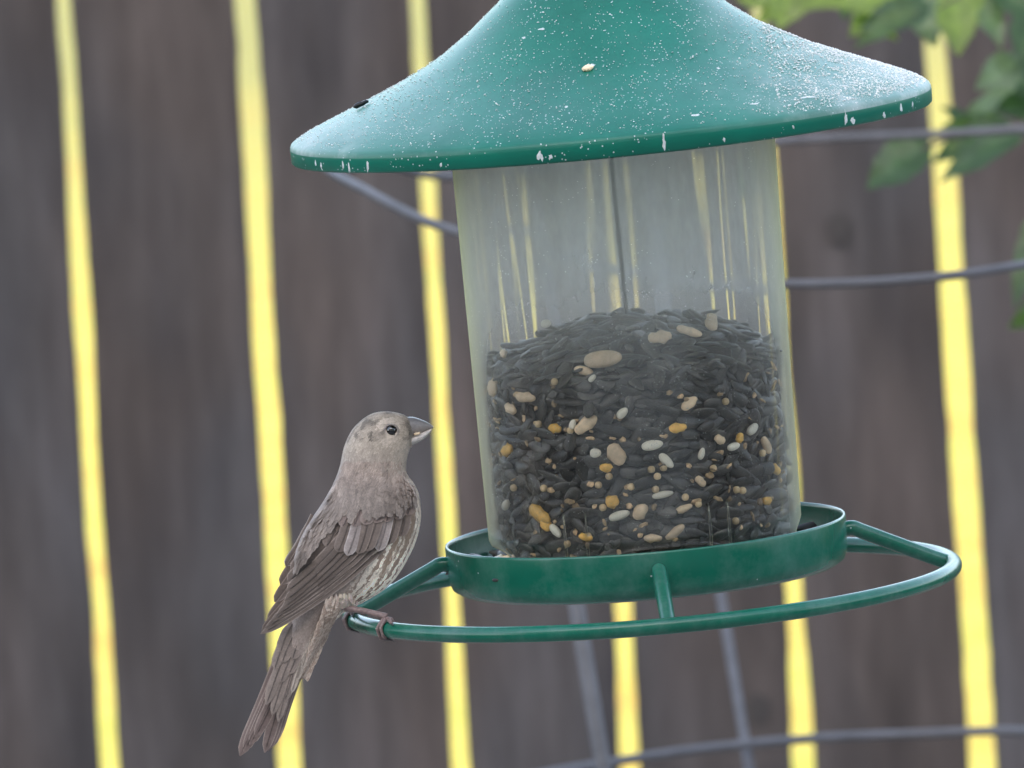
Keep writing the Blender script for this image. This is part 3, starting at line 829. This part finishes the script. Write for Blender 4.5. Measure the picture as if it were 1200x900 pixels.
leaves += [(930,-15,250,60,46,4.1,G3,.2,.2),(1000,20,330,60,30,4.1,G3,.1,.1),(1045,0,225,75,50,4.15,G3,-.1,.3),(1080,-5,285,70,48,4.12,G4,.2,-.2),(900,5,170,40,22,4.1,G3,0,.2),
 (1150,-20,225,90,56,4.15,G3,.1,.2),(1215,60,250,70,50,4.12,G2,.2,.2),(1230,120,200,70,46,4.12,G2,.2,.2),(1255,270,262,140,48,4.12,G2,.2,-.3),(1190,148,205,110,50,4.12,G2,.3,-.3)]
for l in leaves: leaf(*l[:3], l[3]*.97, l[4]*.97, l[5]+.85, *l[6:])

# ------------------------------------------------------------------ bird
BD = 2.96; KB = K*BD/3
BX, BY = 435, 735
bird = frame_empty("finch", P(BX, BY, BD), R_, F_, U_, label="streaky brown female finch perched on the left of the green ring", cat="bird")
def bl(x, y, dep=0): return Vector((x-BX, dep, -(y-BY)))
st = [((483,500),(484,513),6),((480.5,493),(482.5,520),13),((474,487.5),(479.5,526),18),((463,484),(477,534),22.5),((447,483),(475.5,542),26),((431,488),(475,548),28),
      ((414,503),(475.5,554),29.5),((404,524),(479,560),32),((399,547),(484,567),36),((391,568),(489,577),41),((379,589),(492,592),45),
      ((367,607),(492,610),48),((355,627),(487,633),50),((347,648),(477,655),49),((344,668),(463,677),45),((343,686),(446,693),39),
      ((342,703),(424,706),31),((341,720),(404,716),23),((338,738),(388,731),16),((335,755),(374,750),11),((334,772),(362,775),6),((336,790),(350,795),3)]
Ds = catmull([bl(*d) for d, v, b in st], 4); Vs = catmull([bl(*v) for d, v, b in st], 4); Bs = [q.x for q in catmull([(b,0,0) for d, v, b in st], 4)]
NA = 40; nS = len(Ds)
def body_col(j, ph, p):
    """j 0..1 along the body, ph 0 at the back .. pi at the belly"""
    y = BY - p.z; x = p.x + BX
    n1 = noise.noise(p*.05); n2 = noise.noise(Vector((ph*9, j*7, 3.3))); n3 = noise.noise(p*.18)
    back = Vector((.228,.184,.165)); head = Vector((.33,.275,.23)); throat = Vector((.50,.42,.36)); belly = Vector((.90,.80,.69)); strk = Vector((.25,.17,.125))
    if y < 556:
        c = head.lerp(throat, max(0, min(1, (ph-1.7)/.9))) * (1 + .22*n3)
        if y < 500: c = c*(.88 + .25*noise.noise(Vector((x*.3, y*.05, p.y*.3))))
        k = min(1, max(0, (y-522)/34)); c = c.lerp(back, k*(1 if ph < 1.9 else .35))
        if y < 515: c = c*(1 - .5*max(0, min(1, noise.noise(Vector(((x-y*.4)*.13, y*.03 + x*.02, p.y*.2)))*3)))
        dx_, dy_ = x-459, y-504.5; r_ = sqrt(dx_*dx_+dy_*dy_)
        if r_ < 15: c = c.lerp(Vector((.50,.42,.36)), .6 if (dy_ < -3 or dy_ > 5) else .1)
        if -24 < dx_ < -7 and abs(dy_-4) < 5: c = c*.72
    else:
        f = max(0, min(1, (ph-1.75)/.5)); 
        yb = max(0, min(1, (y-575)/40))
        light = throat.lerp(belly, yb)*.97
        s = max(0, min(1, (noise.noise(Vector((ph*14+1.4, j*6, 3.3)))+.0)*4)) * (.95 if ph < 2.85 else .4)
        light = light.lerp(strk, s)
        c = back.lerp(light, f)
        c = c*(1+.16*n1+.14*n3)
    if y > 700 and ph < 2.2: c = c.lerp(Vector((.34,.265,.235)), .5)
    return tuple(max(.02, v) for v in c)
V, F, C = [], [], []
for j in range(nS):
    mid = (Ds[j]+Vs[j])/2; ax = Ds[j]-mid
    for i in range(NA):
        a = 2*pi*i/NA
        p = mid + ax*cos(a) + Vector((0, -Bs[j]*sin(a), 0))
        V.append(p); C.append(body_col(j/nS, a if a <= pi else 2*pi-a, p))
for j in range(nS-1):
    for i in range(NA):
        k = (i+1) % NA; F.append((j*NA+i, j*NA+k, (j+1)*NA+k, (j+1)*NA+i))
F.append(tuple(range(NA))[::-1]); F.append(tuple((nS-1)*NA+i for i in range(NA)))
bvh = BVHTree.FromPolygons([tuple(v) for v in V], F)
body = obj("body", mesh("body", px(V, KB), F, M_body, C), bird)
bV = V
def surf(x, y, default=None):
    o = bl(x, y, -300); h = bvh.ray_cast(o, Vector((0,1,0)), 600)
    return h[0].y if h[0] is not None else default

# small contour feathers over head, breast, back and rump
fb = MB()
def mini(p, n, t, L, W, col, lift, rnd=.1):
    n = n.normalized(); t = (t - n*n.dot(t)).normalized(); b = n.cross(t)
    V, C = [], []
    for u, w_ in ((0,.35),(.3,.85),(.65,1),(.88,.72),(1.0,.2)):
        for s in (-1, 0, 1):
            V.append(p + t*(L*u) + b*(s*W/2*w_) + n*(lift*u + .35 + (.5 if s == 0 else 0)*(1-u)))
            d = (.90 if s == 0 else 1.07) * (.93 + .16*u)
            C.append(tuple(c*d for c in col))
    F = []
    for i in range(4):
        for k in range(2): a_ = i*3+k; F.append((a_, a_+1, a_+4, a_+3))
    fb.add(px(V, KB), F, C)
rnd = random.Random(3)
js = []
for j in range(2, nS-3):
    r_ = (Ds[j]-Vs[j]).length/2; c_ = 2*pi*sqrt((r_*r_+Bs[j]**2)/2); step = ((Ds[j+1]+Vs[j+1]-Ds[j]-Vs[j])/2).length
    sz = 6.0 if j < 24 else (7.5 if j < 34 else 9)
    cntf = int(max(1, step)*c_/(sz*sz*.045))
    for _ in range(cntf):
        fj = j + rnd.random(); a = rnd.uniform(0, 2*pi)
        j0 = int(fj); t_ = fj-j0
        D = Ds[j0].lerp(Ds[j0+1], t_); Vv = Vs[j0].lerp(Vs[j0+1], t_); B = Bs[j0]+(Bs[j0+1]-Bs[j0])*t_
        mid = (D+Vv)/2; p = mid + (D-mid)*cos(a) + Vector((0,-B*sin(a),0))
        D2, V2 = Ds[min(nS-1,j0+2)], Vs[min(nS-1,j0+2)]; m2 = (D2+V2)/2; p2 = m2 + (D2-m2)*cos(a) + Vector((0,-Bs[min(nS-1,j0+2)]*sin(a),0))
        t = p2 - p
        tc = (D-mid)*-sin(a) + Vector((0,-B*cos(a),0)); n = tc.cross(t)
        if n.dot(p-mid) < 0: n = -n
        if (p - (bl(459,504.5,0)+Vector((0,p.y,0)))).length < 8.5: continue
        col = body_col(fj/nS, a if a <= pi else 2*pi-a, p)
        q = rnd.uniform(.9, 1.1); col = tuple(c*q for c in col)
        t = t + tc.normalized()*t.length*rnd.gauss(0, .12)
        mini(p, n, t, sz*rnd.uniform(.85,1.25), sz*.42, col, sz*.06*rnd.uniform(.3,1.4))
obj("contour_feathers", fb.mesh("contour_feathers", M_feather), bird, kind="stuff")

# long feathers
def depth_at(x, y, layer, side):
    t = ((x-465)*(305-465) + (y-580)*(741-580)) / (160**2+161**2)
    s = ((x-465)*161 + (y-580)*160) / 227.0
    an = -(47 - 34*max(0, t-.25)**1.3) + .004*s*s
    if side < 0: return an*-.35 + 16 - layer
    b = surf(x, y); 
    if b is not None: an = min(an, b-1.0)
    return an - layer
def feather(name, parent, base, tip, W, layer, dark, pale, bend=0.0, side=1, dfun=None, edge=.28, rw=1.0, tipround=1.0, paletip=0):
    nl, nw = 18, 8
    B, T = Vector(base), Vector(tip); D = T-B; L = D.length; t = D/L; nn = Vector((-t.y, t.x))
    V, F, C = [], [], []
    f_ = dfun or depth_at
    for i in range(nl+1):
        u = i/nl
        w_ = W/2 * min(1, .45 + 1.6*u) * (max(0, 1-((u-.80)/.2)**2)**.5*.92+.08 if u > .80 else 1)**tipround
        c = B + D*u + nn*(bend*4*u*(1-u))
        dc = f_(c.x, c.y, layer, side)
        for k in range(nw+1):
            s = k/nw*2-1
            q = c + nn*s*w_
            dq = dc + abs(s)**2*w_*.10*side
            b_ = surf(q.x, q.y) if side > 0 else None
            if b_ is not None and not dfun: dq = min(dq, b_-.6-layer*.5)
            V.append(bl(q.x, q.y, dq))
            e_ = max(0, (abs(s)-(1-edge))/edge); 
            e_ = max(e_, paletip*max(0, (u-.72)/.28))
            sh = .72 if abs(s) < .1 else 1
            m = .97 + .04*sin(u*70 + abs(s)*9 + base[0]) + .22*noise.noise(Vector((q.x*.12, q.y*.12, layer*.2)))
            C.append(tuple((dark[z]*(1-e_)+pale[z]*e_)*m*sh for z in range(3)))
    for i in range(nl):
        for k in range(nw): a_ = i*(nw+1)+k; F.append((a_, a_+1, a_+nw+2, a_+nw+1))
    # shaft
    SV, SF = tube([V[i*(nw+1)+nw//2] + Vector((0,-.5*side,0)) for i in range(nl)], .55, 5)
    n0 = len(V); V += SV; F += [tuple(i+n0 for i in f) for f in SF]; C += [tuple(c*.6 for c in dark)]*len(SV)
    return obj(name, mesh(name, px(V, KB), F, M_feather, C), parent)
DK, MD, PL, WH = (.122,.094,.082), (.170,.134,.118), (.30,.24,.215), (.50,.45,.44)
# wing body: the coverts' underlying mesh
def wing_base(name, pts, layer, side):
    V, F, C = [], [], []
    (a, b) = pts
    n = 16
    for i in range(n+1):
        p, q = a[0].lerp(a[1], i/n), b[0].lerp(b[1], i/n)
        for k in range(9):
            r = p.lerp(q, k/8); V.append(bl(r.x, r.y, depth_at(r.x, r.y, layer, side))); C.append(MD)
    for i in range(n):
        for k in range(8): j = i*9+k; F.append((j, j+1, j+10, j+9))
    return obj(name, mesh(name, px(V, KB), F, M_feather, C), bird)
v2 = lambda x, y: Vector((x, y))
wing = wing_base("wing", ((v2(462,585), v2(340,700)), (v2(405,590), v2(345,660))), .5, 1)
far_wing = wing_base("wing", ((v2(385,610), v2(335,700)), (v2(375,605), v2(332,690))), 0, -1)
for b, t, W in (((385,640),(306,741),13),((378,632),(313,728),14),((372,622),(321,706),15),((368,612),(328,686),16),((366,604),(334,664),14)):
    feather("flight_feather", far_wing, b, t, W, 1, DK, WH if t[0] in (334,) else PL, side=-1, bend=-4)
prim = [(b_, t_, w_, .8+(l_-1)*.6) for b_, t_, w_, l_ in [((452,640),(306,742),11,1.0),((449,633),(311,735),12,1.6),((444,628),(318,727),13,2.2),((438,622),(325,720),14,2.8),((431,617),(331,712),14,3.4),
        ((424,613),(335,703),15,4.0),((416,610),(337,692),16,4.6),((408,606),(338,680),18,5.2),((400,602),(342,667),18,5.8),((393,600),(350,654),17,6.4)]]
for i, (b, t, W, l) in enumerate(prim):
    feather("flight_feather", wing, b, t, W, l, DK if i % 2 else tuple(c*1.15 for c in DK), PL, bend=-5, edge=.15)
# coverts
cov = [((476,583),(470,628),15,7.0,DK,PL,0),((468,582),(456,637),15,7.4,MD,PL,0),((458,584),(444,645),15,7.8,(.33,.28,.27),WH,.6),((447,585),(430,645),16,8.2,DK,PL,0),
       ((436,588),(421,648),15,8.5,MD,PL,0),((424,592),(408,650),15,8.8,(.35,.30,.29),WH,.6),((413,594),(397,646),16,9.1,DK,PL,0),((403,594),(383,640),17,9.4,MD,PL,.3),
       ((393,594),(368,634),17,9.7,DK,PL,.3)]
for b, t, W, l, d, p_, pt in cov:
    if pt < .5: d, p_ = tuple(c*1.25 for c in DK), (.235,.185,.165)
    else: d, p_ = (.27,.225,.215), (.40,.35,.34)
    feather("covert", wing, b, t, W, 4.2+(l-7)*.5, d, p_, bend=-2, edge=.22, paletip=pt*.7)
cov2 = [((482,568),(478,603),15,10),((473,566),(466,608),15,10.3),((462,566),(453,611),15,10.6),((451,568),(441,612),16,10.9),((440,570),(428,614),16,11.2),
        ((428,574),(415,616),16,11.5),((416,577),(402,617),16,11.8),((404,578),(388,616),16,12.1)]
for i, (b, t, W, l) in enumerate(cov2): feather("covert", wing, b, t, W, 5.8+(l-10)*.5, (.20,.15,.137) if i % 2 else (.225,.17,.155), (.27,.215,.195), bend=-2, edge=.35)
# scapular and shoulder feathers hiding the roots of the coverts
sc = MB(); fb = sc
def mantle(x, y, L, W, extra):
    b_ = surf(x, y)
    if b_ is None: return
    e_ = surf(x+2, y), surf(x, y+2)
    if None in e_ or surf(x-3.5, y) is None or surf(x-3, y+8) is None: return
    n = Vector((e_[0]-b_, -2, 0)).normalized() + Vector((0, -.3, -(e_[1]-b_)*.4))
    lay = 7.3*max(0, min(1, (y-552)/18)) + extra
    v_ = noise.noise(Vector((x*.09, y*.07, 1.5))); v2_ = noise.noise(Vector((x*.25, y*.12, 4.5)))
    k = max(0, min(1, (y-540)/40)); col = Vector((.32,.25,.215)).lerp(Vector((.225,.184,.165)), k)*(rnd.uniform(.86, 1.14)*(1+.30*v_+.25*v2_))
    mini(bl(x, y, min(b_, depth_at(x, y, 0, 1) if y > 556 else b_)-lay-.6), n, Vector((-.42+rnd.gauss(0,.13), 0, -1)), L, W, tuple(col), .1)
for _ in range(2600):
    y = rnd.uniform(540, 610); x = rnd.uniform(383, 490)
    if x > 474 and y > 588: continue
    if y > 598 + 14*noise.noise(Vector((x*.1, 0, 0))): continue
    mantle(x, y, rnd.uniform(6.5, 10.5), 3.6, 0)
for _ in range(900):
    y = rnd.uniform(588, 662); x = rnd.uniform(335, 412 - (y-588)*.82)
    mantle(x, y, rnd.uniform(8, 13), 4.2, .5)
obj("shoulder_feathers", sc.mesh("shoulder_feathers", M_feather), wing, kind="stuff")

# tail
tail_d = lambda x, y, layer, side: 6 - (y-740)*.02 - layer + (x-(350-(y-740)*.37))*.10
V, F = tube(px([bl(352,735,4), bl(345,762,4), bl(338,790,5)], KB), [11*KB, 8*KB, 2*KB], 14)
tail = obj("tail", mesh("tail", V, F, M_feather, [(.25,.20,.18)]*len(V)), bird)
tf = [((342,735),(281,886),17,0),((346,738),(286,881),16,1),((349,741),(293,873),16,2),((352,744),(299,864),15,3),
      ((364,748),(322,870),13,0.5),((362,746),(319,876),13,1.5),((360,745),(314,880),14,2.5),((357,743),(310,882),14,3.5),((358,742),(326,846),11,4.4),((355,738),(319,838),12,4.6),((350,736),(312,826),12,4.9),((362,745),(334,822),11,5.1),((350,734),(319,806),12,5.4),((357,738),(329,800),12,5.8),((344,732),(322,784),13,6.2),((364,742),(339,790),12,6.5),((352,732),(331,776),14,7),((345,728),(329,764),14,7.4),((360,736),(343,772),14,7.8),((380,716),(354,784),9,7),((374,728),(348,798),9,6),((386,712),(361,772),9,7.5),((370,735),(342,812),9,5.6)]
for i, (b, t, W, l) in enumerate(tf):
    big = i < 8
    feather("tail_feather", tail, b, t, W, l if big else l+8, (.15,.108,.098) if big else ((.215,.17,.15) if i < 19 else (.36,.30,.26)), PL if big else (.27,.215,.19), bend=-2 if i < 4 else 2, dfun=tail_d, edge=.13, tipround=1.0 if big else 1.5)
# streaked under-tail and thigh tufts
sc = MB(); fb = sc
for _ in range(1100):
    t_ = rnd.random(); x = 396 - 34*t_ + rnd.uniform(-10, 6)*(1-t_*.5); y = 700 + 82*t_ + rnd.uniform(-5, 5)
    b_ = surf(x, y, 3); c_ = (.44,.36,.31) if rnd.random() < .5 else (.32,.24,.20)
    mini(bl(x, y, min(b_, 2)-1), Vector((.2,-1,0)), Vector((-.42,0,-1)), rnd.uniform(9, 15), 3, c_, .3)
for _ in range(240):   # downy thigh round the near leg
    x, y = rnd.gauss(403, 5.5), rnd.gauss(702, 3.5)
    b_ = surf(x, y, -14)
    mini(bl(x, y, b_-1), Vector((.2,-1,0)), Vector((rnd.uniform(-.2,.3),-.1,-1)), rnd.uniform(5, 8), 2.4, tuple(v*rnd.uniform(.9,1.05) for v in (.44,.37,.32)), .1)
obj("tail_coverts", sc.mesh("tail_coverts", M_feather), tail, kind="stuff")

# beak
M_beak = mat_attr("horn", .28, 700, 0, .6)
def half_beak(name, top, bot, wid, ctop, cbot):
    V, F, C = [], [], []; n = 14
    tp, bt = catmull([(*p, 0) for p in top], 5), catmull([(*p, 0) for p in bot], 5); wd = catmull([(q, 0, 0) for q in wid], 5)
    for a_, b_, w_ in zip(tp, bt, wd):
        for k in range(n):
            an = 2*pi*k/n; m = (a_+b_)/2; hh = (a_-b_)/2
            p = m + hh*cos(an); V.append(bl(p.x, p.y, -w_.x*sin(an)))
            f = (cos(an)+1)/2; C.append(tuple(ctop[z]*f + cbot[z]*(1-f) for z in range(3)))
    N_ = len(tp)
    for j in range(N_-1):
        for k in range(n): l = (k+1) % n; F.append((j*n+k, j*n+l, (j+1)*n+l, (j+1)*n+k))
    F.append(tuple(range(n))[::-1]); F.append(tuple((N_-1)*n+k for k in range(n)))
    return obj(name, mesh(name, px(V, KB), F, M_beak, C), bird)
half_beak("upper_beak", [(474,489),(483,488.5),(492,491),(501,495),(508.5,500)], [(474,512),(483,511),(492,507.5),(501,504),(508,501.5)], [11.5,10.5,8,4.6,1], (.11,.11,.12), (.30,.26,.25))
half_beak("lower_beak", [(474,511),(482,511.2),(491,507.8),(499,504.7),(506,502)], [(475,521),(482,521.5),(491,518),(499,512.5),(505.5,505)], [11,10,7.5,4.5,1], (.48,.43,.41), (.62,.56,.54))
V, F = seed_shape(8, 3.2, 3, .5, 8, 7, .3)
obj("food_scrap", mesh("food_scrap", px(V, KB), F, M_tan), bird, mw=basis(Vector((0,-1,.2)), Vector((1,0,.35)), bl(489,508,-9)*KB))
# eye and lids
ey = surf(459, 504.5)
def sphere(c, r, mat, name, parent, sq=1.0):
    V, F = lathe([(max(.01, r*sin(pi*i/12)), -r*cos(pi*i/12)) for i in range(13)], 20)
    V = [Vector((v[0], v[2]*sq, v[1])) + c for v in V]
    return obj(name, mesh(name, px(V, KB), F, mat), parent)
eye = sphere(bl(459,504.5,ey+3.6), 7.2, M_eye, "eye", bird)
sphere(bl(459,504.5,-ey-3.6), 7.2, M_eye, "eye", bird)
for sgn in (1, -1):
    V, F = tube(px([bl(459+8.0*cos(a), 504.5+7.2*sin(a), sgn*(ey-.8 + (.2 if sin(a) > 0 else .6))) for a in [i*2*pi/24 for i in range(24)]], KB), 1.25*KB, 6, True)
    C = [((.38,.32,.28) if (k//6) in range(2, 11) else (.22,.185,.17)) for k in range(len(V))]
    obj("eyelid", mesh("eyelid", V, F, M_feather, C), bird)

# legs: tarsus, toes and claws, gripping the ring
IM = bird.matrix_basis.inverted()
def ring_pt(deg):   # in bird px units
    a = radians(deg); p = MATW @ (Vector((RING_R*cos(a)+2, RING_R*sin(a), RING_H))*K)
    q = IM @ p; return q / KB
def find_deg(xx):
    best = min(((abs(ring_pt(180+d*.25).x + BX - xx), 180+d*.25) for d in range(0, 320)), key=lambda q: q[0]); return best[1]
def leg_obj(hip, knee, xx, label):
    dg = find_deg(xx); c = ring_pt(dg); tan_ = (ring_pt(dg+1.5)-c).normalized()   # towards the right and the camera
    zc = Vector((0,0,1)); rad = (c - IM @ (MATW @ Vector((0,0,RING_H*K)))/KB); outw = tan_.cross(zc).normalized()
    if outw.y > 0: outw = -outw
    ank = c + zc*(RING_T+5) - tan_*2
    hip, knee = bl(*hip), bl(*knee)
    V, F = tube(catmull([hip, knee, knee.lerp(ank, .5) + zc*1.0, ank], 6), [6.5,6,5.4,5,4.6,4.2,4.0,3.9,3.7,3.6,3.6,3.6,3.6,3.6,3.7,3.8,4.0,4.4,4.6], 12)
    lg = obj("leg", mesh("leg", px(V, KB), F, M_leg), bird)
    def wrap(s0, s1, ph0, ph1, r):
        pts = []
        for i in range(11):
            u = i/10; ph = radians(ph0+(ph1-ph0)*u); s = s0+(s1-s0)*u
            cc = ring_pt(dg + s/6.2)
            rr = RING_T + r*(1-.35*u) + (.9 if i % 3 == 1 else 0)
            pts.append(cc + zc*cos(ph)*rr + outw*sin(ph)*rr)
        pts[0] = ank - zc*1.5
        n_ = len(pts); m = 8
        V, F = tube(pts[:m+1], [r*(1-.04*i)+(.35 if i % 3 == 1 else 0) for i in range(m+1)], 10)
        t = obj("toe", mesh("toe", px(V, KB), F, M_leg), lg)
        tip = pts[m:]; end = tip[-1] + (tip[-1]-tip[0])*.5 + (tip[-1]-pts[m-2])*.15
        V, F = tube(catmull(tip + [end], 3), [r*.62, r*.58, r*.52, r*.46, r*.4, r*.34, r*.28, r*.2, r*.12, .15][:len(catmull(tip+[end],3))], 8)
        obj("claw", mesh("claw", px(V, KB), F, M_claw), lg)
    wrap(0, -5, 5, 205, 2.5)
    wrap(3, 8, 5, 185, 2.3)
    wrap(4, 27, 5, 50, 2.5)
    wrap(0, -3, -5, -170, 2.5)
leg_obj((398,702,-18), (404,711,-24), 455, "near leg")
leg_obj((392,702,20), (399,712,26), 414, "far leg")
